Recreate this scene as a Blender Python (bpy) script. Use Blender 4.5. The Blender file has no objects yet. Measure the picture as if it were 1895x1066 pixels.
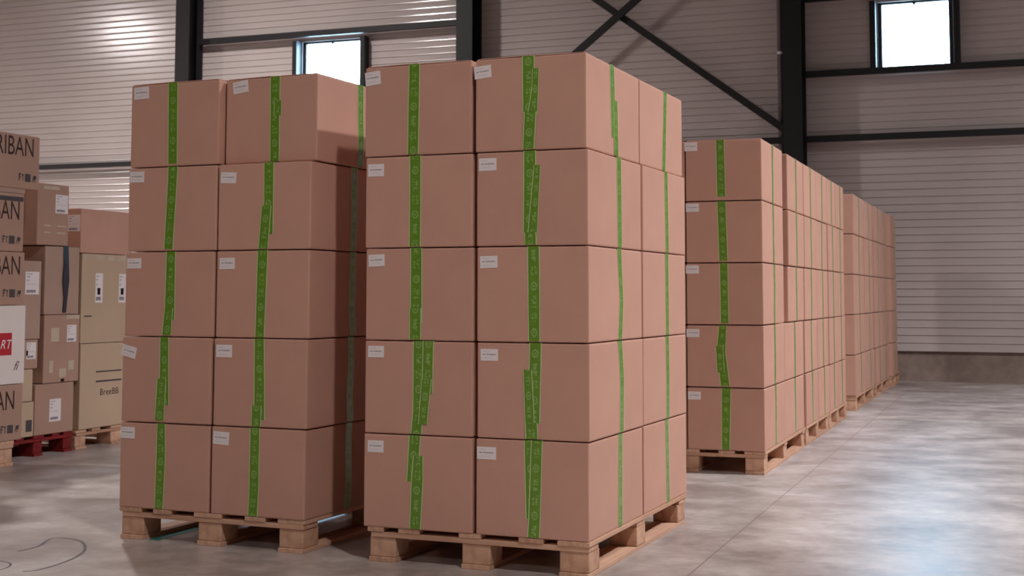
import bpy, bmesh, math, random
from mathutils import Vector, Matrix
random.seed(7)
SC = bpy.context.scene
COL = SC.collection

# ---------------- camera ----------------
F_PX, CYP, PITCH, ROLL, YAW = 2497.5, 362.0, 0.0737, 0.0009, 0.359
CAM = Vector((1.334, -4.274, 0.923))
fw = Vector((-math.sin(YAW)*math.cos(PITCH), math.cos(YAW)*math.cos(PITCH), math.sin(PITCH)))
rt = Vector((math.cos(YAW), math.sin(YAW), 0.0))
up = rt.cross(fw)
r2 = rt*math.cos(ROLL) + up*math.sin(ROLL)
u2 = up*math.cos(ROLL) - rt*math.sin(ROLL)
cd = bpy.data.cameras.new('camera')
cd.sensor_width = 36.0
cd.lens = F_PX/1895*36.0
cd.shift_y = -(533.0-CYP)/1895
cd.clip_end = 200
cd.dof.use_dof = True
cd.dof.focus_distance = 4.6
cd.dof.aperture_fstop = 9.0
cam = bpy.data.objects.new('camera', cd)
M = Matrix.Identity(4)
for i, v in enumerate((r2, u2, -fw)):
    for k in range(3):
        M[k][i] = v[k]
M.translation = CAM
cam.matrix_world = M
COL.objects.link(cam)
SC.camera = cam

# ---------------- light ----------------
SC.view_settings.view_transform = 'Standard'
SC.view_settings.look = 'None'
SC.view_settings.gamma = 1
SC.view_settings.exposure = 0.1
SC.view_settings.use_curve_mapping = False
try:
    SC.cycles.use_denoising = True
    SC.cycles.max_bounces = 8
    SC.cycles.diffuse_bounces = 4
    SC.cycles.caustics_reflective = False
    SC.cycles.sample_clamp_indirect = 6
except Exception:
    pass
W = bpy.data.worlds.new('world')
SC.world = W
W.use_nodes = True
W.node_tree.nodes['Background'].inputs[0].default_value = (0.5, 0.78, 1.0, 1)
W.node_tree.nodes['Background'].inputs[1].default_value = 55.0

def lamp(x, y, z, power, col=(1, 0.925, 0.905), r=0.17, cone=168, blend=0.75):
    l = bpy.data.lights.new('high_bay_or_fill_light', 'SPOT')
    l.energy = power; l.color = col; l.shadow_soft_size = r
    l.spot_size = math.radians(cone); l.spot_blend = blend
    o = bpy.data.objects.new('high_bay_or_fill_light', l)
    o.location = (x, y, z)
    COL.objects.link(o)
lamp(3.2, -3.5, 6.6, 700)
lamp(6.0, 3.6, 8.0, 4300, col=(0.96, 0.95, 0.99), cone=138, blend=1.0)
lamp(-7.6, 6.6, 7.2, 1900, cone=152, blend=1.0)
lamp(-17.6, 0.6, 7.0, 6500, cone=164, blend=0.9)
lamp(-3.0, -12.5, 7.5, 3000, cone=150, blend=1.0)  # fill light added behind the camera to lift the front faces evenly
g = bpy.data.lights.new('wall_glint_light', 'POINT'); g.energy = 420; g.color = (1, 0.93, 0.91); g.shadow_soft_size = 0.2  # extra point light added at the far-left lamp for a glint on the wall
go = bpy.data.objects.new('wall_glint_light', g); go.location = (-17.6, 0.6, 6.9); COL.objects.link(go)

# ---------------- materials ----------------
def srgb(r, g, b):
    return tuple(((c/255)/12.92 if c/255 <= 0.04045 else (((c/255)+0.055)/1.055)**2.4) for c in (r, g, b)) + (1,)

class N:
    def __init__(s, name, rough=0.8, spec=0.5):
        s.m = bpy.data.materials.new(name); s.m.use_nodes = True
        s.t = s.m.node_tree; s.b = s.t.nodes['Principled BSDF']
        s.b.inputs['Roughness'].default_value = rough
        s.b.inputs['Specular IOR Level'].default_value = spec
    def n(s, typ, **kw):
        x = s.t.nodes.new(typ)
        for k, v in kw.items():
            if k.startswith('i_'):
                key = k[2:]
                x.inputs[int(key) if key.isdigit() else key].default_value = v
            else:
                setattr(x, k, v)
        return x
    def l(s, a, b): s.t.links.new(a, b)
    def math(s, op, a, b=None, c=None):
        x = s.t.nodes.new('ShaderNodeMath'); x.operation = op
        for i, v in enumerate((a, b, c)):
            if v is None: continue
            if isinstance(v, (int, float)): x.inputs[i].default_value = v
            else: s.l(v, x.inputs[i])
        return x.outputs[0]
    def mix(s, f, a, b, blend='MIX'):
        x = s.t.nodes.new('ShaderNodeMix'); x.data_type = 'RGBA'; x.blend_type = blend
        for i, v in ((0, f), (6, a), (7, b)):
            if isinstance(v, (int, float, tuple)): x.inputs[i].default_value = v
            else: s.l(v, x.inputs[i])
        return x.outputs[2]
    def noise(s, scale, detail=3, vec=None, rough=0.5):
        x = s.n('ShaderNodeTexNoise'); x.inputs['Scale'].default_value = scale
        x.inputs['Detail'].default_value = detail; x.inputs['Roughness'].default_value = rough
        if vec is not None: s.l(vec, x.inputs['Vector'])
        return x.outputs['Fac']
    def coord(s, k='Object', scale=None):
        o = s.n('ShaderNodeTexCoord').outputs[k]
        if scale:
            m = s.n('ShaderNodeMapping'); m.inputs['Scale'].default_value = scale
            s.l(o, m.inputs['Vector']); o = m.outputs['Vector']
        return o
    def ramp(s, f, stops):
        x = s.n('ShaderNodeValToRGB'); e = x.color_ramp.elements
        e[0].position, e[0].color = stops[0]; e[1].position, e[1].color = stops[-1]
        for p, c in stops[1:-1]:
            k = e.new(p); k.color = c
        s.l(f, x.inputs[0]); return x.outputs[0]
    def base(s, c):
        if isinstance(c, tuple): s.b.inputs['Base Color'].default_value = c
        else: s.l(c, s.b.inputs['Base Color'])
    def bump(s, h, strength=0.2, dist=0.002):
        x = s.n('ShaderNodeBump'); x.inputs['Strength'].default_value = strength
        x.inputs['Distance'].default_value = dist
        s.l(h, x.inputs['Height']); s.l(x.outputs[0], s.b.inputs['Normal'])

def cardboard(name, c, var=0.10):
    a = N(name, 0.82, 0.25)
    v = a.coord('Object', (1, 1, 1))
    n1 = a.noise(5, 3, v); n2 = a.noise(260, 2, v, 0.7)
    r = a.n('ShaderNodeObjectInfo').outputs['Random']
    f = a.math('ADD', a.math('MULTIPLY', n1, 0.5), a.math('ADD', a.math('MULTIPLY', n2, 0.55), a.math('MULTIPLY', r, 0.15)))
    d = tuple(x*(1-var) for x in c[:3]) + (1,); u = tuple(min(1, x*(1+var)) for x in c[:3]) + (1,)
    a.base(a.ramp(f, [(0.25, d), (0.8, u)]))
    fl = a.n('ShaderNodeTexWave'); fl.bands_direction = 'DIAGONAL'
    fl.inputs['Scale'].default_value = 55; a.l(v, fl.inputs['Vector'])
    a.bump(a.math('ADD', a.math('MULTIPLY', n2, 0.5), a.math('MULTIPLY', n1, 2.0)), 0.12, 0.001)
    return a.m
M_CARD = cardboard('cardboard_kraft', srgb(203, 158, 139))
M_CARD_G = cardboard('cardboard_grey', srgb(178, 150, 134))
M_CARD_Y = cardboard('cardboard_pale', srgb(198, 174, 148))
M_CARD_D = cardboard('cardboard_brown', srgb(180, 146, 128))
M_WHITEBOX = cardboard('white_board', srgb(235, 225, 220), 0.03)

def tape_mat():
    a = N('green_printed_tape', 0.33, 0.5)
    uv = a.n('ShaderNodeTexCoord').outputs['UV']
    sp = a.n('ShaderNodeSeparateXYZ'); a.l(uv, sp.inputs[0])
    u, v = sp.outputs[0], sp.outputs[1]
    vv = a.math('MULTIPLY', v, 1/0.155)
    fr = a.math('FRACT', vv)
    cu = a.math('ABSOLUTE', a.math('SUBTRACT', u, 0.5))
    # ring emblem
    dy = a.math('MULTIPLY', a.math('SUBTRACT', fr, 0.13), 3.6)
    dx = a.math('MULTIPLY', a.math('SUBTRACT', u, 0.5), 1.25)
    rr = a.math('SQRT', a.math('ADD', a.math('MULTIPLY', dx, dx), a.math('MULTIPLY', dy, dy)))
    ring = a.math('MULTIPLY', a.math('LESS_THAN', rr, 0.34), a.math('GREATER_THAN', rr, 0.20))
    core = a.math('MULTIPLY', a.math('LESS_THAN', rr, 0.12), 0.8)
    # letter rows
    comb = a.n('ShaderNodeCombineXYZ'); a.l(a.math('MULTIPLY', u, 3.0), comb.inputs[0]); a.l(a.math('MULTIPLY', v, 120.0), comb.inputs[1])
    ln = a.noise(1.0, 2, comb.outputs[0])
    rows = a.math('MULTIPLY', a.math('GREATER_THAN', fr, 0.34), a.math('LESS_THAN', fr, 0.60))
    rows2 = a.math('MULTIPLY', a.math('GREATER_THAN', fr, 0.70), a.math('LESS_THAN', fr, 0.90))
    narrow = a.math('LESS_THAN', cu, 0.2)
    band = a.math('MULTIPLY', a.math('GREATER_THAN', cu, 0.05), a.math('LESS_THAN', cu, 0.25))
    txt = a.math('MULTIPLY', a.math('GREATER_THAN', ln, 0.5), a.math('ADD', a.math('MULTIPLY', rows, narrow), a.math('MULTIPLY', rows2, band)))
    pr = a.math('MINIMUM', a.math('ADD', a.math('ADD', ring, core), txt), 1.0)
    wear = a.noise(90, 2, a.coord('Object'))
    pf = a.math('MULTIPLY', pr, a.math('MULTIPLY', wear, 0.6))
    g = a.mix(a.noise(22, 3, a.coord('Object')), srgb(86, 132, 22), srgb(116, 158, 42))
    col = a.mix(pf, g, srgb(190, 222, 150))
    edge = a.math('GREATER_THAN', cu, 0.43)
    col = a.mix(a.math('MULTIPLY', edge, 0.85), col, srgb(206, 224, 168))
    a.base(col)
    a.b.inputs['Coat Weight'].default_value = 0.25
    a.b.inputs['Coat Roughness'].default_value = 0.15
    a.bump(a.noise(45, 2, a.coord('Object')), 0.25, 0.002)
    return a.m
M_TAPE = tape_mat()

def label_mat(name, dense=False):
    a = N(name, 0.5, 0.4)
    uv = a.n('ShaderNodeTexCoord').outputs['UV']
    sp = a.n('ShaderNodeSeparateXYZ'); a.l(uv, sp.inputs[0]); u, v = sp.outputs[0], sp.outputs[1]
    comb = a.n('ShaderNodeCombineXYZ'); a.l(a.math('MULTIPLY', u, 34.0), comb.inputs[0]); a.l(a.math('MULTIPLY', v, 5.0), comb.inputs[1])
    ln = a.noise(1.0, 1, comb.outputs[0])
    def row(c, h, x0, x1, k):
        r = a.math('LESS_THAN', a.math('ABSOLUTE', a.math('SUBTRACT', v, c)), h)
        r = a.math('MULTIPLY', r, a.math('MULTIPLY', a.math('GREATER_THAN', u, x0), a.math('LESS_THAN', u, x1)))
        return a.math('MULTIPLY', a.math('MULTIPLY', r, a.math('GREATER_THAN', ln, 0.40)), k)
    if dense:
        rs = [row(0.9, 0.02, .1, .5, .6), row(0.78, 0.03, .1, .3, .6), row(0.62, 0.03, .1, .3, .6), row(0.45, 0.02, .1, .8, .3), row(0.14, 0.06, .1, .75, .9)]
    else:
        rs = [row(0.54, 0.05, .12, .88, .7), row(0.80, 0.02, .1, .5, .35), row(0.24, 0.02, .1, .7, .3)]
    t = rs[0]
    for q in rs[1:]: t = a.math('ADD', t, q)
    a.base(a.mix(a.math('MINIMUM', t, 1.0), srgb(240, 232, 232), srgb(96, 92, 110)))
    return a.m
M_LABEL = label_mat('paper_label'); M_LABEL2 = label_mat('shipping_label_paper', True)

def plain(name, c, rough=0.5, spec=0.5, metal=0.0, var=0.06, scale=12):
    a = N(name, rough, spec); a.b.inputs['Metallic'].default_value = metal
    f = a.noise(scale, 3, a.coord('Object'))
    a.base(a.ramp(f, [(0.3, tuple(x*(1-var) for x in c[:3])+(1,)), (0.7, tuple(min(1, x*(1+var)) for x in c[:3])+(1,))]))
    return a.m

def wood(name, c1, c2, axis):
    a = N(name, 0.75, 0.3)
    sc = {0: (2, 30, 30), 1: (30, 2, 30), 2: (14, 14, 14)}[axis]
    f = a.noise(1.6, 5, a.coord('Object', sc), 0.6)
    g = a.noise(6, 3, a.coord('Object'))
    r = a.n('ShaderNodeObjectInfo').outputs['Random']
    ff = a.math('ADD', a.math('MULTIPLY', f, 0.7), a.math('ADD', a.math('MULTIPLY', g, 0.25), a.math('MULTIPLY', r, 0.2)))
    a.base(a.ramp(ff, [(0.3, c1), (0.8, c2)]))
    a.bump(f, 0.3, 0.002)
    return a.m
WC = (srgb(170, 126, 100), srgb(226, 184, 156))
M_WX = wood('pine_along_x', *WC, 0); M_WY = wood('pine_along_y', *WC, 1); M_WB = wood('pine_block', *WC, 2)
RC = (srgb(96, 22, 24), srgb(150, 40, 40))
M_RX = wood('red_wood_x', *RC, 0); M_RY = wood('red_wood_y', *RC, 1); M_RB = wood('red_wood_block', *RC, 2)

M_STEEL = plain('charcoal_painted_steel', srgb(26, 24, 27), 0.5, 0.4)
M_PIPE = plain('grey_downpipe', srgb(96, 84, 86), 0.4, 0.5)
M_INK = plain('black_print', srgb(64, 48, 44), 0.7, 0.2)
M_INK2 = plain('dark_grey_print', srgb(84, 78, 80), 0.7, 0.2)
M_RED = plain('red_print', srgb(190, 34, 48), 0.5, 0.4, var=0.02)
M_WHITE = plain('white_print', srgb(240, 235, 235), 0.5, 0.4, var=0.02)
M_STRAP = plain('dark_blue_strap', srgb(38, 48, 62), 0.3, 0.6)
M_CLEAR = plain('shiny_clear_tape', srgb(205, 190, 170), 0.12, 0.9)
M_TEAL = plain('teal_strap', srgb(30, 140, 118), 0.4, 0.5)
M_TYRE = plain('tyre_rubber_mark', srgb(96, 84, 82), 0.6, 0.3, var=0.15, scale=40)
M_DARKHOLE = plain('black_handle_hole', srgb(30, 22, 20), 0.8, 0.2)

def wall_mat():
    a = N('white_sandwich_panel', 0.16, 0.5)
    f = a.noise(0.7, 3, a.coord('Object'))
    a.base(a.ramp(f, [(0.3, srgb(182, 172, 169)), (0.7, srgb(194, 184, 181))]))
    a.bump(a.noise(3.0, 2, a.coord('Object', (0.3, 1, 1))), 0.06, 0.02)
    return a.m
M_WALL = wall_mat()
def conc(name, c1, c2, rough):
    a = N(name, rough, 0.4)
    f = a.noise(1.8, 5, a.coord('Object'), 0.6); g = a.noise(14, 3, a.coord('Object'))
    a.base(a.ramp(a.math('ADD', a.math('MULTIPLY', f, 0.75), a.math('MULTIPLY', g, 0.25)), [(0.35, c1), (0.68, c2)]))
    a.bump(g, 0.2, 0.004)
    return a.m
M_PLINTH = conc('precast_plinth', srgb(120, 104, 96), srgb(158, 140, 130), 0.8)
def floor_mat():
    a = N('polished_concrete', 0.3, 0.5)
    P = a.coord('Object')
    big = a.noise(0.55, 3, P); mid = a.noise(2.6, 5, P, 0.62); fine = a.noise(18, 4, P, 0.6)
    f = a.math('ADD', a.math('MULTIPLY', big, 0.3), a.math('ADD', a.math('MULTIPLY', mid, 0.55), a.math('MULTIPLY', fine, 0.15)))
    col = a.ramp(f, [(0.38, srgb(136, 124, 119)), (0.5, srgb(176, 164, 158)), (0.62, srgb(210, 199, 193))])
    sp = a.n('ShaderNodeSeparateXYZ'); a.l(P, sp.inputs[0])
    def joint(o, at, per, w):
        q = a.math('ABSOLUTE', a.math('SUBTRACT', a.math('FRACT', a.math('ADD', a.math('MULTIPLY', a.math('SUBTRACT', o, at), 1/per), 100.5)), 0.5))
        return a.math('LESS_THAN', q, w/per)
    j = a.math('MAXIMUM', joint(sp.outputs[0], 0.285, 5.0, 0.0032), joint(sp.outputs[1], 0.98, 9.0, 0.002))
    col = a.mix(a.math('MULTIPLY', j, 0.55), col, srgb(104, 92, 90))
    a.base(col)
    rg = a.n('ShaderNodeMapRange'); rg.inputs[1].default_value = 0.15; rg.inputs[2].default_value = 0.85
    rg.inputs[3].default_value = 0.24; rg.inputs[4].default_value = 0.46
    a.l(mid, rg.inputs[0]); a.l(rg.outputs[0], a.b.inputs['Roughness'])
    a.bump(a.math('ADD', a.math('MULTIPLY', mid, 1.0), a.math('MULTIPLY', fine, 0.1)), 0.2, 0.012)
    return a.m
M_FLOOR = floor_mat()
M_CEIL = plain('grey_roof_deck', srgb(84, 78, 76), 0.7, 0.3)
M_WALL2 = plain('grey_side_wall', srgb(120, 112, 110), 0.6, 0.3)
def glass():
    a = N('window_glass', 0.05, 0.5)
    t = a.n('ShaderNodeBsdfTransparent'); t.inputs[0].default_value = (0.93, 0.97, 1, 1)
    g = a.n('ShaderNodeBsdfGlossy'); g.inputs['Roughness'].default_value = 0.05
    mx = a.n('ShaderNodeMixShader'); mx.inputs[0].default_value = 0.06
    a.l(t.outputs[0], mx.inputs[1]); a.l(g.outputs[0], mx.inputs[2])
    a.l(mx.outputs[0], a.t.nodes['Material Output'].inputs['Surface'])
    return a.m
M_GLASS = glass()

# ---------------- mesh helpers ----------------
def link(name, me, mat, parent=None, loc=(0, 0, 0), rz=0.0):
    o = bpy.data.objects.new(name, me)
    if mat and not me.materials: me.materials.append(mat)
    COL.objects.link(o)
    o.location = loc; o.rotation_euler = (0, 0, rz)
    if parent: o.parent = parent
    return o
def box_bm(bm, x0, x1, y0, y1, z0, z1, bev=0.0, seg=2):
    r = bmesh.ops.create_cube(bm, size=1.0)
    vs = r['verts']
    for v in vs:
        v.co = Vector((x0+(v.co.x+.5)*(x1-x0), y0+(v.co.y+.5)*(y1-y0), z0+(v.co.z+.5)*(z1-z0)))
    if bev > 0:
        es = list({e for v in vs for e in v.link_edges})
        bmesh.ops.bevel(bm, geom=es, offset=bev, segments=seg, affect='EDGES', profile=0.6)
def bm_obj(name, bm, mat, parent=None, loc=(0, 0, 0), rz=0.0, smooth=False):
    me = bpy.data.meshes.new(name); bm.to_mesh(me); bm.free()
    if smooth:
        for p in me.polygons: p.use_smooth = True
    return link(name, me, mat, parent, loc, rz)
def box_obj(name, dims, mat, parent=None, loc=(0, 0, 0), rz=0.0, bev=0.0):
    bm = bmesh.new(); box_bm(bm, *dims, bev)
    return bm_obj(name, bm, mat, parent, loc, rz)
def setp(o, label=None, cat=None, group=None, kind=None):
    if label: o['label'] = label
    if cat: o['category'] = cat
    if group: o['group'] = group
    if kind: o['kind'] = kind
    return o
def empty(name, loc, rz=0.0):
    o = bpy.data.objects.new(name, None); COL.objects.link(o)
    o.empty_display_size = 0.1
    o.location = loc; o.rotation_euler = (0, 0, rz); return o

def ribbon(name, P, N_, runs, mat, parent, thick=0.0007, base=0.0006):
    """runs: list of strips; a strip is a list of (left point, right point) in face coords (a, z).
    P maps (a, z, lift) to local space."""
    bm = bmesh.new(); uvl = bm.loops.layers.uv.new('UVMap')
    for si, run in enumerate(runs):
        lo = base + si*0.0009; d = 0.0; prev = None; ring = []
        off = 0.31*si + N_*0.057
        for (a0, a1, z, lift) in run:
            ring.append([bm.verts.new(P(a0, z, lo+lift)), bm.verts.new(P(a1, z, lo+lift)),
                         bm.verts.new(P(a1, z, lo+thick+lift)), bm.verts.new(P(a0, z, lo+thick+lift))])
        ds = [0.0]
        for k in range(1, len(ring)):
            ds.append(ds[-1] + (ring[k][0].co-ring[k-1][0].co).length)
        for k in range(len(ring)-1):
            A, B = ring[k], ring[k+1]
            for (i, j, us) in ((3, 2, (0, 1)), (1, 0, (1, 0)), (0, 3, (0, 0)), (2, 1, (1, 1))):
                f = bm.faces.new((A[i], A[j], B[j], B[i]))
                vals = ((us[0], ds[k]), (us[1], ds[k]), (us[1], ds[k+1]), (us[0], ds[k+1]))
                for lp, (uu, vv) in zip(f.loops, vals): lp[uvl].uv = (uu, vv+off)
        bm.faces.new(ring[0][::-1]); bm.faces.new(ring[-1])
    bmesh.ops.recalc_face_normals(bm, faces=bm.faces[:])
    return bm_obj(name, bm, mat, parent)

def front_P(W_, D_, H_):
    # local box: x -W..0, y 0..D, z 0..H ; front face at y=0 ; z>H means folded back on the top face
    def P(a, z, l):
        if z > H_: return Vector((-W_+a, (z-H_), H_+l))
        return Vector((-W_+a, -l, z if z < H_-1e-6 else H_+l))
    return P
def side_P(W_, D_, H_):
    def P(a, z, l):
        if z > H_: return Vector((-(z-H_), a, H_+l))
        return Vector((l, a, z if z < H_-1e-6 else H_+l))
    return P

def sticker(name, P, ca, cz, w, h, rot, mat, parent, lift=0.0015):
    bm = bmesh.new(); uvl = bm.loops.layers.uv.new('UVMap')
    cs, sn = math.cos(rot), math.sin(rot)
    q = []
    for l in (0.0002, lift):
        q.append([bm.verts.new(P(ca+dx*cs-dz*sn, cz+dx*sn+dz*cs, l)) for dx, dz in ((-w/2, -h/2), (w/2, -h/2), (w/2, h/2), (-w/2, h/2))])
    f = bm.faces.new(q[1])
    for lp, uv in zip(f.loops, ((0, 0), (1, 0), (1, 1), (0, 1))): lp[uvl].uv = uv
    bm.faces.new(q[0][::-1])
    for i in range(4):
        j = (i+1) % 4
        g = bm.faces.new((q[0][i], q[0][j], q[1][j], q[1][i]))
        for lp in g.loops: lp[uvl].uv = (0.02, 0.02)
    bmesh.ops.recalc_face_normals(bm, faces=bm.faces[:])
    return bm_obj(name, bm, mat, parent)

ORD = ['lowest', 'second from the floor', 'middle', 'second from the top', 'topmost']
CNT = [0]
BOX_MESH = {}
def carton_mesh(W_, D_, H_, mat=None):
    k = (round(W_, 4), round(D_, 4), round(H_, 4), mat.name if mat else '')
    if k not in BOX_MESH:
        bm = bmesh.new(); box_bm(bm, -W_, 0, 0, D_, 0, H_, 0.006, 2)
        me = bpy.data.meshes.new('carton'); bm.to_mesh(me); bm.free(); BOX_MESH[k] = me
        me.materials.append(mat or M_CARD)
    return BOX_MESH[k]

# tape strips (across left, across right, height fraction) and label (x, z, w, h) of the front boxes
TAB = {
'A04': ([[(0.173,0.217,0.974),(0.17,0.216,0.465),(0.169,0.213,0)]],(0.03,0.281,0.061,0.049)),
'A03': ([[(0.173,0.219,0.981),(0.174,0.22,0.453),(0.173,0.219,0)]],(0.041,0.275,0.063,0.044)),
'A02': ([[(0.175,0.221,0.974),(0.175,0.223,0.191)],[(0.172,0.219,0.347),(0.173,0.219,0)]],(0.042,0.279,0.063,0.042)),
'A01': ([[(0.188,0.232,0.955),(0.188,0.231,0.255),(0.18,0.224,0)],[(0.226,0.269,0.957),(0.223,0.266,0.447)],[(0.222,0.262,0.601),(0.211,0.246,0.114)]],(0.043,0.283,0.062,0.04)),
'A00': ([[(0.176,0.222,0.979),(0.167,0.212,0.511)],[(0.193,0.232,0.788),(0.185,0.233,0.514),(0.18,0.224,0)]],(0.046,0.278,0.062,0.041)),
'A14': ([[(0.173,0.219,0.992),(0.175,0.221,0.397)],[(0.211,0.236,0.866),(0.209,0.234,0.667),(0.193,0.23,0.372)],[(0.181,0.227,0.407),(0.175,0.219,0)]],(0.027,0.277,0.063,0.043)),
'A13': ([[(0.173,0.219,0.976),(0.171,0.219,0.127)],[(0.211,0.236,0.848),(0.185,0.222,0)],[(0.177,0.22,0.138),(0.177,0.222,0)]],(0.041,0.28,0.065,0.043)),
'A12': ([[(0.185,0.23,0.969),(0.187,0.232,0.465),(0.189,0.232,0)]],(0.044,0.27,0.064,0.041)),
'A11': ([[(0.191,0.236,0.963),(0.185,0.23,0.166)],[(0.168,0.201,0.723),(0.176,0.211,0.131)],[(0.176,0.222,0.176),(0.178,0.224,0)]],(0.045,0.279,0.064,0.04)),
'A10': ([[(0.175,0.216,0.966),(0.182,0.224,0.2)],[(0.201,0.243,0.97),(0.191,0.235,0.175),(0.187,0.232,0)]],(0.039,0.273,0.07,0.042)),
'B04': ([[(0.174,0.22,1),(0.179,0.224,0.028)]],(0.048,0.289,0.07,0.047)),
'B03': ([[(0.184,0.232,1),(0.183,0.229,0.798),(0.172,0.215,0.022)]],(0.039,0.287,0.067,0.042)),
'B02': ([[(0.19,0.235,1),(0.186,0.236,0.2)],[(0.187,0.227,0.332),(0.177,0.222,0.017)]],(0.04,0.278,0.067,0.039)),
'B01': ([[(0.175,0.217,1),(0.176,0.221,0.516),(0.174,0.224,0.209)],[(0.166,0.209,0.515),(0.158,0.203,0.027)]],(0.032,0.265,0.067,0.043)),
'B00': ([[(0.17,0.21,1),(0.169,0.214,0.58),(0.166,0.206,0.003)]],(0.035,0.281,0.066,0.043)),
'B14': ([[(0.197,0.242,1),(0.2,0.242,0.014)],[(0.217,0.25,0.719),(0.216,0.249,0.546)]],(0.065,0.292,0.068,0.045)),
'B13': ([[(0.2,0.245,0.995),(0.202,0.245,0.176)],[(0.193,0.236,0.502),(0.18,0.224,0)]],(0.045,0.27,0.068,0.041)),
'B12': ([[(0.18,0.227,0.98),(0.174,0.216,0)]],(0.047,0.274,0.067,0.042)),
'B11': ([[(0.176,0.221,0.985),(0.178,0.227,0.307),(0.174,0.228,0.083)],[(0.169,0.213,0.245),(0.168,0.212,0)]],(0.045,0.274,0.07,0.046)),
'B10': ([[(0.168,0.212,0.973),(0.167,0.211,0.325),(0.164,0.206,0)]],(0.042,0.278,0.069,0.047)),
'C14': ([[(0.163,0.21,1),(0.166,0.215,0.062)]],(0.029,0.304,0.07,0.046)),
'C13': ([[(0.166,0.215,1),(0.174,0.223,0.024)]],(0.035,0.297,0.07,0.043)),
'C12': ([[(0.177,0.222,1),(0.179,0.225,0.021)]],(0.032,0.289,0.07,0.043)),
'C11': ([[(0.17,0.213,1),(0.155,0.206,0.586),(0.176,0.227,0.016)],[(0.152,0.192,0.672),(0.159,0.199,0.239)]],(0.032,0.28,0.07,0.043)),
'C10': ([[(0.181,0.232,1),(0.178,0.223,0)]],(0.037,0.279,0.069,0.042)),
}

# ---------------- setting ----------------
WY = 10.92
def structure(o): o['kind'] = 'structure'; return o
structure(box_obj('floor', (-27, 13, -17, WY+0.3, -0.25, 0.0), M_FLOOR))
structure(box_obj('ceiling', (-27, 13, -17, WY+0.3, 8.6, 8.8), M_CEIL))
structure(box_obj('wall_left', (-27.2, -27, -17, WY+0.3, 0, 8.6), M_WALL2))
structure(box_obj('wall_right', (13, 13.2, -17, WY+0.3, 0, 8.6), M_WALL2))
structure(box_obj('wall_front', (-27, 13, -17.2, -17, 0, 8.6), M_WALL2))

def back_wall():
    bm = bmesh.new(); PITCHZ = 0.0832; Z0 = 0.327
    holes = [(-7.26, -6.38, 3.40, 4.18), (-0.06, 0.73, 3.375, 4.15)]
    def rect(x0, x1, z0, z1):
        zs = [(z0, 0.0)]
        k = math.ceil((z0-Z0)/PITCHZ+0.2)
        while Z0+k*PITCHZ < z1-0.012:
            c = Z0+k*PITCHZ
            if c > z0+0.01:
                zs += [(c-0.009, 0.0), (c-0.006, 0.009), (c+0.003, 0.008), (c+0.007, -0.002), (c+0.018, 0.0)]
            k += 1
        zs = [q for q in zs if q[0] < z1-0.001] + [(z1, 0.0)]
        prev = None
        for z, d in zs:
            r = [bm.verts.new((x0, WY+d, z)), bm.verts.new((x1, WY+d, z))]
            if prev: bm.faces.new((prev[0], prev[1], r[1], r[0]))
            prev = r
    xs = [-27, holes[0][0], holes[0][1], holes[1][0], holes[1][1], 13]
    rect(-27, holes[0][0], Z0, 8.6); rect(holes[0][1], holes[1][0], Z0, 8.6); rect(holes[1][1], 13, Z0, 8.6)
    for h in holes:
        rect(h[0], h[1], Z0, h[2]); rect(h[0], h[1], h[3], 8.6)
        # reveals through the panel
        a, b, c, d = h
        for q in (((a, c), (b, c)), ((b, c), (b, d)), ((b, d), (a, d)), ((a, d), (a, c))):
            (x0, z0), (x1, z1) = q
            v = [bm.verts.new(p) for p in ((x0, WY, z0), (x1, WY, z1), (x1, WY+0.12, z1), (x0, WY+0.12, z0))]
            bm.faces.new(v)
    # underside drip edge of the panels and the outer skin
    v = [bm.verts.new(p) for p in ((-27, WY, Z0), (13, WY, Z0), (13, WY+0.12, Z0), (-27, WY+0.12, Z0))]; bm.faces.new(v)
    for x0, x1, z0, z1 in ((-27, holes[0][0], Z0, 8.6), (holes[0][1], holes[1][0], Z0, 8.6), (holes[1][1], 13, Z0, 8.6),
                           (holes[0][0], holes[0][1], Z0, holes[0][2]), (holes[0][0], holes[0][1], holes[0][3], 8.6),
                           (holes[1][0], holes[1][1], Z0, holes[1][2]), (holes[1][0], holes[1][1], holes[1][3], 8.6)):
        v = [bm.verts.new(p) for p in ((x0, WY+0.12, z0), (x0, WY+0.12, z1), (x1, WY+0.12, z1), (x1, WY+0.12, z0))]
        bm.faces.new(v)
    return bm_obj('wall_back', bm, M_WALL)
structure(back_wall())
structure(box_obj('baseboard_back', (-27, 13, WY+0.035, WY+0.2, 0, 0.345), M_PLINTH))

TR = [0]
def trim(dims, mat=M_STEEL):
    TR[0] += 1
    return structure(box_obj('trim_%d' % TR[0], dims, mat))
def column(x, w=0.21):
    # H-section: flanges front and back with a web between
    TR[0] += 1
    bm = bmesh.new(); y0, y1 = WY-0.34, WY-0.03
    box_bm(bm, x-w/2, x+w/2, y0, y0+0.016, 0, 8.6)
    box_bm(bm, x-w/2, x+w/2, y1-0.016, y1, 0, 8.6)
    box_bm(bm, x-0.008, x+0.008, y0+0.016, y1-0.016, 0, 8.6)
    structure(bm_obj('trim_%d' % TR[0], bm, M_STEEL))
COLX = [-12.9, -8.86, -4.86, -0.95, 3.0]
for x in COLX: column(x)
def pipe(x, y, name='downpipe'):
    bm = bmesh.new()
    bmesh.ops.create_cone(bm, cap_ends=True, segments=16, radius1=0.035, radius2=0.035, depth=8.6)
    for v in bm.verts: v.co += Vector((x, y, 4.3))
    o = bm_obj(name, bm, M_PIPE, smooth=True)
    return o
o = pipe(-1.12, WY-0.06); setp(o, 'slim grey vertical pipe running up the wall left of the right-hand steel column', 'pipe')
bm = bmesh.new(); bmesh.ops.create_uvsphere(bm, u_segments=12, v_segments=8, radius=0.02)
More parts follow.
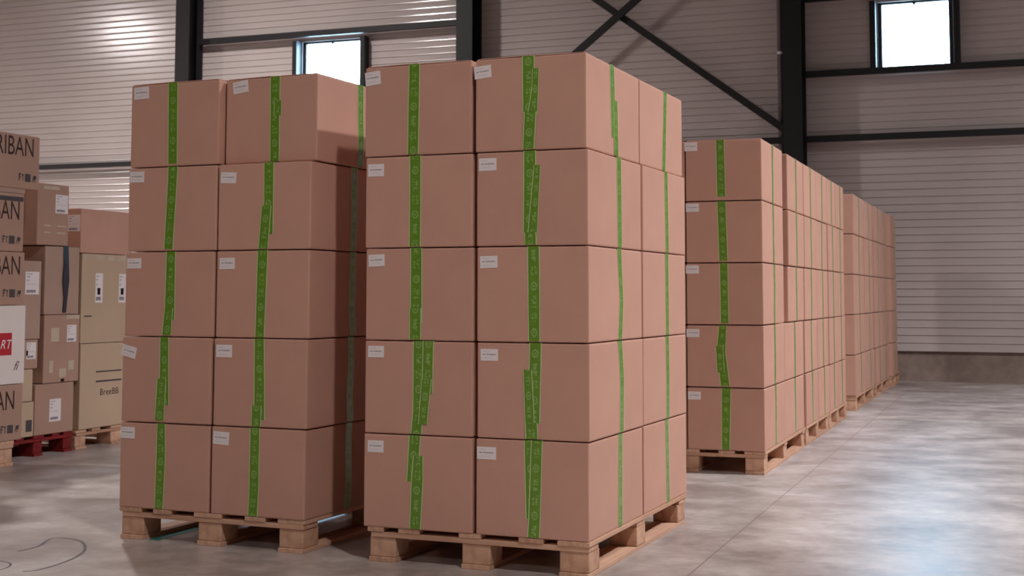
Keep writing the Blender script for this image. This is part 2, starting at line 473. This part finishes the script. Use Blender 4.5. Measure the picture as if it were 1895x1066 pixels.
for v in bm.verts: v.co += Vector((-1.12, WY-0.105, 3.64)); v.co.x = -1.12+(v.co.x+1.12)*1.6
b = bm_obj('fixing_cap', bm, M_WHITE, o, smooth=True); b['label'] = 'small white fixing cap'

def girt(x0, x1, z, h=0.07, y=WY-0.13, d=0.05): trim((x0, x1, y, y+d, z-h/2, z+h/2))
g = 0.105
girt(COLX[0]+g, COLX[1]-g, 2.68, 0.06)
girt(-27, COLX[0]-g, 2.68, 0.06)
girt(COLX[1]+g, COLX[2]-g, 4.257, 0.07)
girt(COLX[1]+g, COLX[2]-g, 2.67, 0.07)
girt(COLX[2]+g, COLX[3]-g, 2.65, 0.07)
girt(COLX[3]+g, COLX[4]-g, 2.65, 0.07)
girt(COLX[3]+g, COLX[4]-g, 3.375, 0.07)
girt(COLX[3]+g, COLX[4]-g, 4.225, 0.07)
girt(COLX[4]+g, 13, 2.65, 0.07)

def brace(p, q, y, name):
    TR[0] += 1
    bm = bmesh.new(); d = Vector((q[0]-p[0], 0, q[1]-p[1])); L = d.length; d.normalize(); n = Vector((-d.z, 0, d.x))
    w = 0.04
    for (s0, s1, t0, t1) in ((-w, w, 0, 0.008), (-w, -w+0.008, 0.008, 0.045)):
        vs = []
        for a in (0, L):
            for s in (s0, s1):
                for t in (t0, t1):
                    vs.append(bm.verts.new(Vector((p[0], y, p[1])) + d*a + n*s + Vector((0, t, 0))))
        for f in ((0, 1, 3, 2), (4, 6, 7, 5), (0, 4, 5, 1), (2, 3, 7, 6), (0, 2, 6, 4), (1, 5, 7, 3)):
            bm.faces.new([vs[i] for i in f])
    bmesh.ops.recalc_face_normals(bm, faces=bm.faces[:])
    structure(bm_obj('trim_%d' % TR[0], bm, M_STEEL))
brace((-4.75, 5.52), (-1.06, 2.76), WY-0.20, 'a')
brace((-4.75, 2.76), (-1.06, 5.66), WY-0.26, 'b')

def window(n, x0, x1, z0, z1):
    # steel posts beside the opening, casement frame and pane
    t = 0.045
    bm = bmesh.new(); ya, yb = WY+0.02, WY+0.07
    for d in ((x0, x0+t, ya, yb, z0, z1), (x1-t, x1, ya, yb, z0, z1), (x0+t, x1-t, ya, yb, z0, z0+t*0.6), (x0+t, x1-t, ya, yb, z1-t*0.6, z1)):
        box_bm(bm, *d, 0.004, 1)
    w = structure(bm_obj('window_%d' % n, bm, M_STEEL))
    box_obj('pane', (x0+t, x1-t, WY+0.043, WY+0.049, z0+t*0.6, z1-t*0.6), M_GLASS, w)
    s = bmesh.new()
    box_bm(s, x0-0.075, x0-0.012, WY-0.13, WY-0.004, z0-0.0, z1+0.0)
    box_bm(s, x1+0.012, x1+0.075, WY-0.13, WY-0.004, z0-0.0, z1+0.0)
    bm_obj('window_frame', s, M_STEEL, w)
    box_obj('window_catch', ((x0+x1)/2-0.02, (x0+x1)/2+0.01, WY+0.005, WY+0.02, z1-0.05, z1-0.02), M_STEEL, w)
window(1, -7.26, -6.38, 3.40, 4.18)
window(2, -0.06, 0.73, 3.41, 4.15)
for (x0, x1, z0, z1) in ((-7.26, -6.38, 3.40, 4.18), (-0.06, 0.73, 3.41, 4.15)):
    l = bpy.data.lights.new('window_portal', 'AREA'); l.shape = 'RECTANGLE'; l.size = x1-x0; l.size_y = z1-z0
    l.cycles.is_portal = True
    q = bpy.data.objects.new('window_portal', l); COL.objects.link(q)
    q.location = ((x0+x1)/2, WY+0.118, (z0+z1)/2); q.rotation_euler = (-math.pi/2, 0, 0)

# tyre mark on the floor
def floor_ribbon(name, pts, w, mat, parent=None, z=0.0004, closed=False):
    P = [Vector((x, y, 0)) for x, y in pts]
    S = []
    n = len(P)
    for i in range(n-1):
        p0 = P[max(0, i-1)]; p1 = P[i]; p2 = P[i+1]; p3 = P[min(n-1, i+2)]
        for k in range(8):
            t = k/8
            S.append(0.5*((2*p1)+(p2-p0)*t+(2*p0-5*p1+4*p2-p3)*t*t+(3*p1-p0-3*p2+p3)*t**3))
    S.append(P[-1])
    bm = bmesh.new(); prev = None
    for i, s in enumerate(S):
        d = (S[min(len(S)-1, i+1)]-S[max(0, i-1)]).normalized(); nn = Vector((-d.y, d.x, 0))*w/2
        r = [bm.verts.new((s+nn)+Vector((0, 0, z))), bm.verts.new((s-nn)+Vector((0, 0, z)))]
        if prev: bm.faces.new((prev[0], prev[1], r[1], r[0]))
        prev = r
    bmesh.ops.recalc_face_normals(bm, faces=bm.faces[:])
    if bm.faces[0].normal.z < 0: bmesh.ops.reverse_faces(bm, faces=bm.faces[:])
    return bm_obj(name, bm, mat, parent)
fl = bpy.data.objects['floor']
floor_ribbon('tyre_mark', [(-1.81, -.55), (-1.78, -.51), (-1.78, -.4), (-1.81, -.27), (-1.87, -.15), (-1.98, -.03), (-2.08, .01), (-2.13, -.02), (-2.07, -.16), (-2.07, -.27)], 0.012, M_TYRE, fl)
floor_ribbon('tyre_mark', [(-1.99, -0.9), (-1.90, -.62), (-1.95, -.45), (-2.2, -.42)], 0.008, M_TYRE, fl)

# ---------------- pallets ----------------
def pallet(name, label, loc, rz, Wd=0.8, L=1.2, mats=(M_WX, M_WY, M_WB), h=0.118, group=None, boards=None):
    t = empty(name, loc, rz); setp(t, label, 'pallet', group)
    k = h/0.118; d1, d2, d3, d4 = 0.016*k, 0.034*k, 0.102*k, h
    mx, my, mb = mats; j = lambda a: random.uniform(-a, a)
    def part(nm, dims, m, bev=0.002):
        bm = bmesh.new(); cx, cy, cz = (dims[0]+dims[1])/2, (dims[2]+dims[3])/2, (dims[4]+dims[5])/2
        box_bm(bm, dims[0]-cx, dims[1]-cx, dims[2]-cy, dims[3]-cy, dims[4]-cz, dims[5]-cz, bev, 2)
        return bm_obj(nm, bm, m, t, (cx, cy, cz))
    if boards is None:
        boards = [(0.0, 0.10), (0.19, 0.10), (0.425, 0.145), (0.70, 0.10), (0.90, 0.10)]
        boards = [(a*0.8, b) for a, b in boards]; boards = [(0, .1), (.155, .08), (.335, .12), (.555, .085), (.69, .11)]
    s = Wd/0.8
    for a, b in boards: part('deck_board', (-Wd+a*s, -Wd+(a+b)*s, j(.004), L+j(.004), h-d1, h), my)
    for y in (0.0, L/2-0.0725, L-0.1): part('cross_board', (-Wd+0.012, -0.004, y+0.002, y+0.1, h-d2, h-d1-0.0003), mx)
    for ix, x in enumerate((-Wd+0.006, -Wd/2-0.05*s, -0.106*s)):
        for y in (0.008, L/2-0.0725, L-0.115):
            w = 0.1*s+j(.003)
            part('block', (x, x+w, y, y+0.105, d1+0.0003, h-d2-0.0003), mb, 0.004)
        part('bottom_runner', (x, x+0.1*s, 0.0, L, 0.0, d1), my)
    return t

# ---------------- uniform taped cartons ----------------
CW, CH = 0.410, 0.3205
STEP = 0.324
ZP = 0.118
def side_run(c0, D_, H_, seed, w=0.045, lean=None):
    rnd = random.Random(seed); r = []
    a = c0 + rnd.uniform(-.006, .006)
    pts = [(H_+0.05, 0.0), (H_, 0.0), (H_*0.66, rnd.uniform(-.006, .006)), (H_*0.33, rnd.uniform(-.008, .008)), (0.004, rnd.uniform(-.01, .01))]
    return [(a+d-w/2, a+d+w/2, z, 0) for z, d in pts]
def carton(name, label, group, loc, rz, D_=0.6, W_=CW, front=None, lab=None, side=True, side_runs=None, seed=0, H_=CH, lrot=0.0, plainfront=False, top=False):
    CNT[0] += 1
    o = link(name, carton_mesh(W_, D_, H_), None, None, loc, rz)
    setp(o, label, 'box', group)
    FP, SP = front_P(W_, D_, H_), side_P(W_, D_, H_)
    if front:
        runs = []
        for si, s in enumerate(front):
            run = []
            for i, (a0, a1, fz) in enumerate(s):
                z = fz*H_
                if i == 0 and fz > 0.94:
                    run += [(a0, a1, H_+0.05, 0), (a0, a1, H_, 0)]
                    continue
                run.append((a0, a1, max(z, 0.003), 0))
            runs.append(run)
        ribbon('packing_tape', FP, CNT[0], runs, M_TAPE, o)
    if lab:
        sticker('paper_label', FP, lab[0], min(lab[1], H_-0.03), lab[2], lab[3], lrot, M_LABEL, o)
    if side:
        ribbon('packing_tape', SP, CNT[0]+3, side_runs or [side_run(D_/2+0.01, D_, H_, seed)], M_TAPE, o)
    if top:
        for x0, x1, tilt in ((-W_+0.006, -W_/2-0.002, 0.010), (-W_/2+0.002, -0.006, 0.004)):
            bm = bmesh.new(); box_bm(bm, x0, x1, 0.004, D_-0.006, H_+0.0002, H_+0.003, 0.001, 1)
            for v in bm.verts:
                e = (v.co.x+W_/2)/(W_/2); v.co.z += tilt*max(0, 1-abs(e))*0.25
            bm_obj('top_flap', bm, M_CARD, o)
    return o

def at(o, a, u, v): return (o[0]+u*math.cos(a)-v*math.sin(a), o[1]+u*math.sin(a)+v*math.cos(a))
A0, AA = (0.0, 0.0), -0.0325
B0, BA = (-1.0758, 0.0446), -0.0478
C0 = (0.087, 2.764)

bA = [(-.02, .062), (.105, .075), (.335, .072), (.555, .085), (.70, .115)]
px, py = at(A0, AA, -0.0, 0.0)
pallet('pallet', 'light pine pallet under the tall front stack in the centre', (px+0.002, py+0.002, 0), AA, Wd=0.82, group=None, boards=[(0, .06), (.115, .08), (.34, .08), (.555, .085), (.69, .11)])
px, py = at(B0, BA, 0.0, 0.0)
pallet('pallet', 'light pine pallet under the left-hand stack of taped boxes', (px-0.005, py+0.004, 0), BA, Wd=0.82)

SA = {  # side tape on the right-hand faces (local y left, right, world z)
 4: [[(.251, .30, 1.05), (.251, .30, .97), (.266, .315, .2)], [(.287, .333, .62), (.295, .343, .0)]],
 3: [[(.307, .357, .98), (.315, .365, 0)]],
 2: [[(.302, .350, .98), (.330, .372, .42), (.310, .356, 0)]],
 1: [[(.300, .346, .98), (.322, .368, .6), (.318, .362, 0)]],
 0: [[(.311, .358, .98), (.306, .353, 0)]]}
SA2 = {4: [[(.325, .37, .98), (.295, .34, 0)]], 3: [[(.288, .335, .98), (.303, .348, 0)]], 2: [[(.296, .342, .98), (.302, .346, 0)]],
       1: [[(.296, .342, .98), (.302, .348, .5), (.300, .344, 0)]], 0: [[(.285, .33, .98), (.302, .344, 0)]]}
def mk(runs, H_=CH):
    out = []
    for s in runs:
        r = []
        for i, (a0, a1, f) in enumerate(s):
            if i == 0 and f > 0.94: r += [(a0, a1, H_+0.05, 0), (a0, a1, H_, 0)]
            else: r.append((a0, a1, max(0.003, f*H_), 0))
        out.append(r)
    return out

# own look of each front box, taken into its label
LOOK = {
 'A04': 'taped box, label tilted slightly upwards', 'A03': 'taped box with a straight tape', 'A02': 'taped box, tape kinked near foot',
 'A01': 'taped box with double-width tape', 'A00': 'taped box with stepped double tape',
 'A14': 'taped box with patched wrinkled tape', 'A13': 'taped box, tape tail on right', 'A12': 'taped box with one even tape',
 'A11': 'taped box, tape tail on left', 'A10': 'taped box, broad tape narrowing downwards',
 'B04': 'taped box with upright tape', 'B03': 'taped box, tape slanting left downwards', 'B02': 'taped box, tape kinked near foot',
 'B01': 'taped box with crooked tilted label', 'B00': 'taped box with plain upright tape',
 'B14': 'taped box set slightly back', 'B13': 'taped box, tape splaying left below', 'B12': 'taped box with slightly leaning tape',
 'B11': 'taped box with overlapping tape ends', 'B10': 'taped box with lowered label'}
STK = {'A': 'central stack', 'B': 'left stack'}
COLN = {'0': 'left column', '1': 'right column'}
XR = {'A0': [-.418, -.417, -.417, -.42, -.425], 'A1': [-.001, .002, .0015, 0, -.005],
      'B0': [-.417, -.413, -.409, -.402, -.397], 'B1': [-.003, .003, .006, .010, .016]}
ROT = {'A04': .10, 'A14': .09, 'B14': .12, 'B13': -.05, 'B01': -.22, 'B10': -.05, 'A12': .02, 'B04': .04, 'A02': .04, 'A00': 0, 'A10': 0}
for s, (o0, a0) in (('A', (A0, AA)), ('B', (B0, BA))):
    for c in '01':
        for r in range(5):
            key = s+c+str(r); front, lab = TAB[key]
            u = XR[s+c][r]; v = random.uniform(-.0015, .0025); dz = 0.0; yaw = random.uniform(-.0025, .0025)
            if key == 'B14': v = 0.028; yaw = -0.01
            if key == 'B01': v = -.002
            x, y = at(o0, a0, u, v)
            W_ = CW if s+c != 'A0' else 0.416
            if s+c in ('B1', 'A1'): W_ = 0.404
            sr = mk(SA[r]) if s+c == 'A1' else None
            carton('cardboard_box', f'{LOOK[key]}, {ORD[r]} in {COLN[c]} of {STK[s]}', 'front boxes of the '+STK[s],
                   (x, y, ZP+STEP*r), a0+yaw, D_=0.6, W_=W_, front=front, lab=lab, side=(c == '1'), side_runs=sr, seed=r+7*int(c), lrot=ROT.get(key, 0.0), top=(r == 4))
    for r in range(5):   # rear box of the right column
        u = (XR[s+'1'][r]) + random.uniform(-.003, .003); x, y = at(o0, a0, u, 0.615+random.uniform(-.003, .003)+(0.03 if (s == 'B' and r == 4) else 0))
        carton('cardboard_box', f'rear taped box, {ORD[r]}, on the right side of the {STK[s]}', 'rear boxes of the '+STK[s],
               (x, y, ZP+STEP*r), a0+random.uniform(-.003, .003), D_=0.6, side_runs=mk(SA2[r]) if s == 'A' else None, seed=50+r, top=(r == 4))

# ---------------- far row ----------------
LAY = ['bottom layer', 'second layer', 'third layer', 'fourth layer', 'top layer']
PN = ['nearest', 'second', 'third', 'fourth', 'fifth']
segs = [  # y start of pallet, length, boxes [(y0, depth)], x shift
 (2.768, 1.40, [(2.764, .655), (3.60, .60)], 0.0),
 (4.205, 1.08, [(4.225, .53), (4.77, .53)], 0.0),
 (5.315, 0.96, [(5.33, .46), (5.80, .46)], 0.0),
 (6.93, 1.36, [(6.92, .74), (7.70, .68)], 0.0),
 (8.42, 1.34, [(8.45, .62), (9.09, .60)], 0.012),
 (9.86, 0.9, [(9.88, .62)], 0.03)]
for si, (y0, L, bx, dx) in enumerate(segs):
    w = 'the %s pallet of the long far row' % (['first', 'second', 'third', 'fourth', 'fifth', 'last'][si])
    pallet('pallet', 'pine pallet carrying taped boxes, ' + w.replace('the ', '', 1), (C0[0]+dx-0.0, y0, 0), 0, L=L, group='pallets of the long far row',
           boards=None)
    for bi, (by, D_) in enumerate(bx):
        for r in range(5):
            first = (si == 0 and bi == 0)
            jx = random.uniform(-.004, .003); jy = 0.0
            if r == 4 and si == 0 and bi == 1: jy = 0.0
            if r < 2 and si == 0 and bi == 1: by2 = by+0.02-0.12
            else: by2 = by
            if si == 0 and bi == 1: by2 = 3.60 if r >= 2 else 3.44; D2 = .60 if r >= 2 else .70
            else: D2 = D_
            fr = lab = None
            if first: fr, lab = TAB['C1%d' % r]
            sd = ('front' if bi == 0 else 'rear') if len(bx) > 1 else 'only'
            carton('cardboard_box', f'taped box in {LAY[r]}, {sd} box on {w[4:]}', 'boxes along the aisle side of the long far row',
                   (C0[0]+dx+(0 if first else jx), by2, ZP+0.001+(STEP+.002)*r), 0.0, D_=D2, W_=0.405, front=fr, lab=lab, seed=si*31+bi*11+r, top=(r == 4))
for r in range(5):
    carton('cardboard_box', f'box in {LAY[r]}, left half of first far-row pallet, behind central stack', 'hidden left boxes of the far row',
           (C0[0]-0.412, 2.768, ZP+0.001+(STEP+.002)*r), 0.0, D_=0.6, W_=0.40, front=TAB['C1%d' % ((r+2) % 5)][0], lab=TAB['C10'][1], side=False)
# front faces of the fourth pallet's left boxes
for r in range(5):
    carton('cardboard_box', f'box in {LAY[r]}, left half of fourth pallet of the far row', 'hidden left boxes of the far row',
           (C0[0]-0.412, 6.925, ZP+0.001+(STEP+.002)*r), 0.0, D_=0.6, W_=0.40, front=TAB['C12'][0], lab=TAB['C10'][1], side=False)

# ---------------- mixed goods on the left ----------------
def rbox(name, label, X, y0, y1, z0, z1, depth, mat, cat='box', group=None, seed=0, yaw=0.0):
    """a box whose right-hand face (+X) is at X; origin at its near bottom corner"""
    D_, H_ = y1-y0, z1-z0
    o = link(name, carton_mesh(depth, D_, H_-0.001, mat), None, None, (X, y0, z0), yaw)
    setp(o, label, cat, group)
    return o, side_P(depth, D_, H_-0.001)
def lettering(name, body, o, X, y, z, h, mat, shear=0.0, space=1.0, xs=1.0, ext=0.0008, align='RIGHT'):
    cu = bpy.data.curves.new(name, 'FONT'); cu.body = body; cu.size = h/0.72; cu.align_x = align; cu.extrude = 0.0
    cu.shear = shear; cu.space_character = space; cu.resolution_u = 4
    to = bpy.data.objects.new('tmp', cu); COL.objects.link(to)
    dg = bpy.context.evaluated_depsgraph_get(); dg.update()
    me = bpy.data.meshes.new_from_object(to.evaluated_get(dg))
    bpy.data.objects.remove(to)
    for v in me.vertices:
        c = v.co.copy(); v.co = (X+ext, y+c.x*xs, z+c.y)
    me.materials.clear()
    return link(name, me, mat, o)
def patch(name, o, P, a0, a1, z0, z1, mat, lift=0.0012):
    return sticker(name, P, (a0+a1)/2, (z0+z1)/2, a1-a0, z1-z0, 0, mat, o, lift)
def marks(o, P, D_, z=0.04):
    # row of handling symbols near the far bottom corner
    bm_parts = []
    for a0, a1, za, zb in ((-.165, -.158, 0, .04), (-.158, -.145, .03, .04), (-.158, -.149, .016, .023), (-.135, -.130, 0, .03), (-.14, -.125, .028, .036),
                           (-.115, -.07, -.004, .04), (-.055, -.05, 0, .018), (-.05, -.025, .014, .034), (-.04, -.034, -.002, .02)):
        bm_parts.append((D_+a0, D_+a1, z+za, z+zb))
    bm = bmesh.new()
    for a0, a1, za, zb in bm_parts:
        vs = [bm.verts.new(P(a, zz, 0.0010)) for a, zz in ((a0, za), (a1, za), (a1, zb), (a0, zb))]
        bm.faces.new(vs)
    bmesh.ops.recalc_face_normals(bm, faces=bm.faces[:])
    m = bm_obj('handling_symbols', bm, M_INK2, o); return m

XR_ = -3.8
pallet('pallet', 'bare wooden pallet at the left edge under the lettered boxes', (XR_, 1.715, 0), math.pi/2, Wd=0.8, L=1.2, h=0.134)
def riban(y1, z0, z1, label, body_y, tz, th, L=0.6):
    y0 = y1-L
    o, P = rbox('lettered_box', label, XR_, y0, y1, z0, z1, 0.42, M_CARD_D, group='boxes lettered RIBAN at the left edge')
    lettering('printed_lettering', 'RIBAN', o, 0.0, body_y-y0, tz-z0-0.012, th*1.2, M_INK, xs=0.72)
    marks(o, P, L, 0.045)
    return o, P
o, P = riban(1.77, .135, .437, 'brown box lettered in black, lowest at the left edge under the white box', 1.712, .315, .088)
o, P = rbox('white_box', 'white cardboard box with a red logo patch at the left edge', XR_, 1.778-.55, 1.778, .439, .865, 0.42, M_WHITEBOX)
D_ = .55
lp = patch('red_logo_patch', o, P, 1.672-1.228-.30, 1.672-1.228, .158, .278, M_RED); lp['label'] = 'red logo patch with white letters'
lettering('logo_lettering', 'RT', o, 0.0, 1.663-1.228, .193, .05, M_WHITE, shear=0.3, ext=0.0022)
lettering('small_print', 'fi', o, 0.0, 1.72-1.228, .075, .05, M_INK2, shear=0.5)
o, P = riban(1.757, .868, 1.157, 'brown box lettered in black resting on the white box', 1.728, 1.045, .088)
o, P = riban(1.742, 1.159, 1.478, 'brown box lettered in black, second from the top at the left edge', 1.712, 1.345, .088)
lid = patch('dark_tape', o, P, .35, .592, .275, .30, M_INK2)
o, P = riban(1.856, 1.506, 1.806, 'brown box lettered in black, topmost at the left edge', 1.812, 1.70, .09)
bt = box_obj('separator_board', (XR_-.42, XR_-.004, 1.16, 1.75, 1.479, 1.505), M_CARD_G)
setp(bt, 'flattened cardboard lying under the topmost lettered box', 'board')

XK = -3.96
pallet('pallet', 'dark red painted pallet between the wooden pallets on the left', (XK-.0, 2.405, 0), math.pi/2, Wd=0.60, L=1.0, mats=(M_RX, M_RY, M_RB), h=0.116)
pallet('pallet', 'wooden pallet at the back left beside the red one', (XK-.0, 3.215, 0), math.pi/2, Wd=0.79, L=1.2, h=0.113)
K = {}
def kbox(k, label, y0, y1, z0, z1, mat, depth=0.45, X=XK):
    K[k] = rbox('shipping_box', label, X, y0, y1, z0, z1, depth, mat); return K[k]
o, P = kbox('K7', 'small pale box beside the red pallet goods, lowest in its narrow column', 1.885, 2.055, .117, .315, M_CARD_Y)
patch('grey_patch', o, P, .105, .155, .03, .095, M_INK2)
o, P = kbox('K6', 'pale yellowish box standing on the small box with grey patch', 1.885, 2.04, .317, .500, M_CARD_Y)
o, P = kbox('K5', 'flat brown box with a white label, below a bigger labelled box', 1.88, 2.075, .502, .668, M_CARD_D)
l = patch('shipping_label', o, P, .10, .178, .055, .15, M_LABEL2); patch('black_mark', o, P, .10, .112, .075, .105, M_DARKHOLE)
o, P = kbox('K2', 'grey-brown box with a large white shipping label beside the lettered boxes', 1.88, 2.09, .67, 1.118, M_CARD_G)
patch('shipping_label', o, P, .075, .19, .255, .385, M_LABEL2)
o, P = kbox('K8', 'brown box with an upright white label on the red pallet', 2.062, 2.40, .117, .408, M_CARD_D)
patch('shipping_label', o, P, .125, .225, .07, .20, M_LABEL2)
o, P = kbox('K4', 'brown box with worn tape patches and a white label, above the upright-labelled box', 2.125, 2.44, .41, .806, M_CARD_D)
patch('shipping_label', o, P, .20, .285, .235, .335, M_LABEL2)
for (a0, a1, z0, z1) in ((.06, .13, .24, .32), (.05, .085, .06, .13), (.14, .2, .03, .08), (.22, .27, .07, .125)):
    q = patch('clear_tape', o, P, a0, a1, z0, z1, M_CLEAR, 0.0009)
patch('clear_tape', o, P, .19, .312, .37, .393, M_CLEAR)
patch('handle_hole', o, P, .155, .185, .004, .02, M_DARKHOLE)
o, P = kbox('K3', 'brown box bound with a dark blue strap, below the glossy-taped tall box', 2.118, 2.425, .808, 1.208, M_CARD_G)
ribbon('strap', P, 0, [[(.155, .205, .43, 0), (.155, .205, .3999, 0), (.160, .20, .30, 0.004), (.15, .205, .2, 0.006), (.165, .195, .1, 0.004), (.16, .19, .01, 0)]], M_STRAP, o, thick=0.004)
o, P = kbox('K1', 'tall brown box with shiny tape on its top edge, topmost beside the lettered boxes', 2.04, 2.315, 1.212, 1.572, M_CARD_D, depth=0.35)
patch('clear_tape', o, P, .05, .19, .326, .345, M_CLEAR)
patch('shipping_label', o, P, .155, .265, .19, .30, M_LABEL2)
for z in (.11, .07): patch('printed_line', o, P, .06, .12, z, z+.008, M_CLEAR); patch('printed_line', o, P, .17, .25, z, z+.008, M_CLEAR)
o, P = kbox('K11', 'pale yellowish box with dark lines of print, lowest on the back left pallet', 2.455, 2.96, .115, .628, M_CARD_Y)
for z, w in ((.335, .008), (.275, .010)):
    patch('printed_line', o, P, .15, .40, z, z+w, M_INK2)
lettering('printed_lettering', 'BreeBB', o, 0.0, .375, .195, .04, M_INK, xs=1.1)
o, P = kbox('K10', 'pale box with two upright white labels and glossy tape along its top', 2.449, 2.96, .63, 1.174, M_CARD_Y)
for a in (.13, .36):
    patch('shipping_label', o, P, a, a+.07, .245, .425, M_LABEL2); patch('black_mark', o, P, a+.02, a+.045, .295, .335, M_DARKHOLE, .003)
for a0, a1 in ((.01, .04), (.12, .2), (.24, .3), (.33, .42)): patch('clear_tape', o, P, a0, a1, .505, .535, M_CLEAR)
patch('handle_hole', o, P, .03, .10, .16, .168, M_INK2)
o, P = kbox('K9', 'brown box topmost on the back left pallet, above the two-labelled box', 2.43, 2.93, 1.176, 1.446, M_CARD, depth=0.4)
FP = front_P(.4, .5, .27)
sticker('shipping_label', FP, .35, .18, .09, .10, 0, M_LABEL2, o)

# teal strap lying under the left front pallet
s = floor_ribbon('packing_strap', [(-1.752, .10), (-1.750, .25), (-1.748, .415)], 0.05, M_TEAL, z=0.0008)
setp(s, 'teal plastic strap lying on the floor beneath the left front pallet', 'strap')
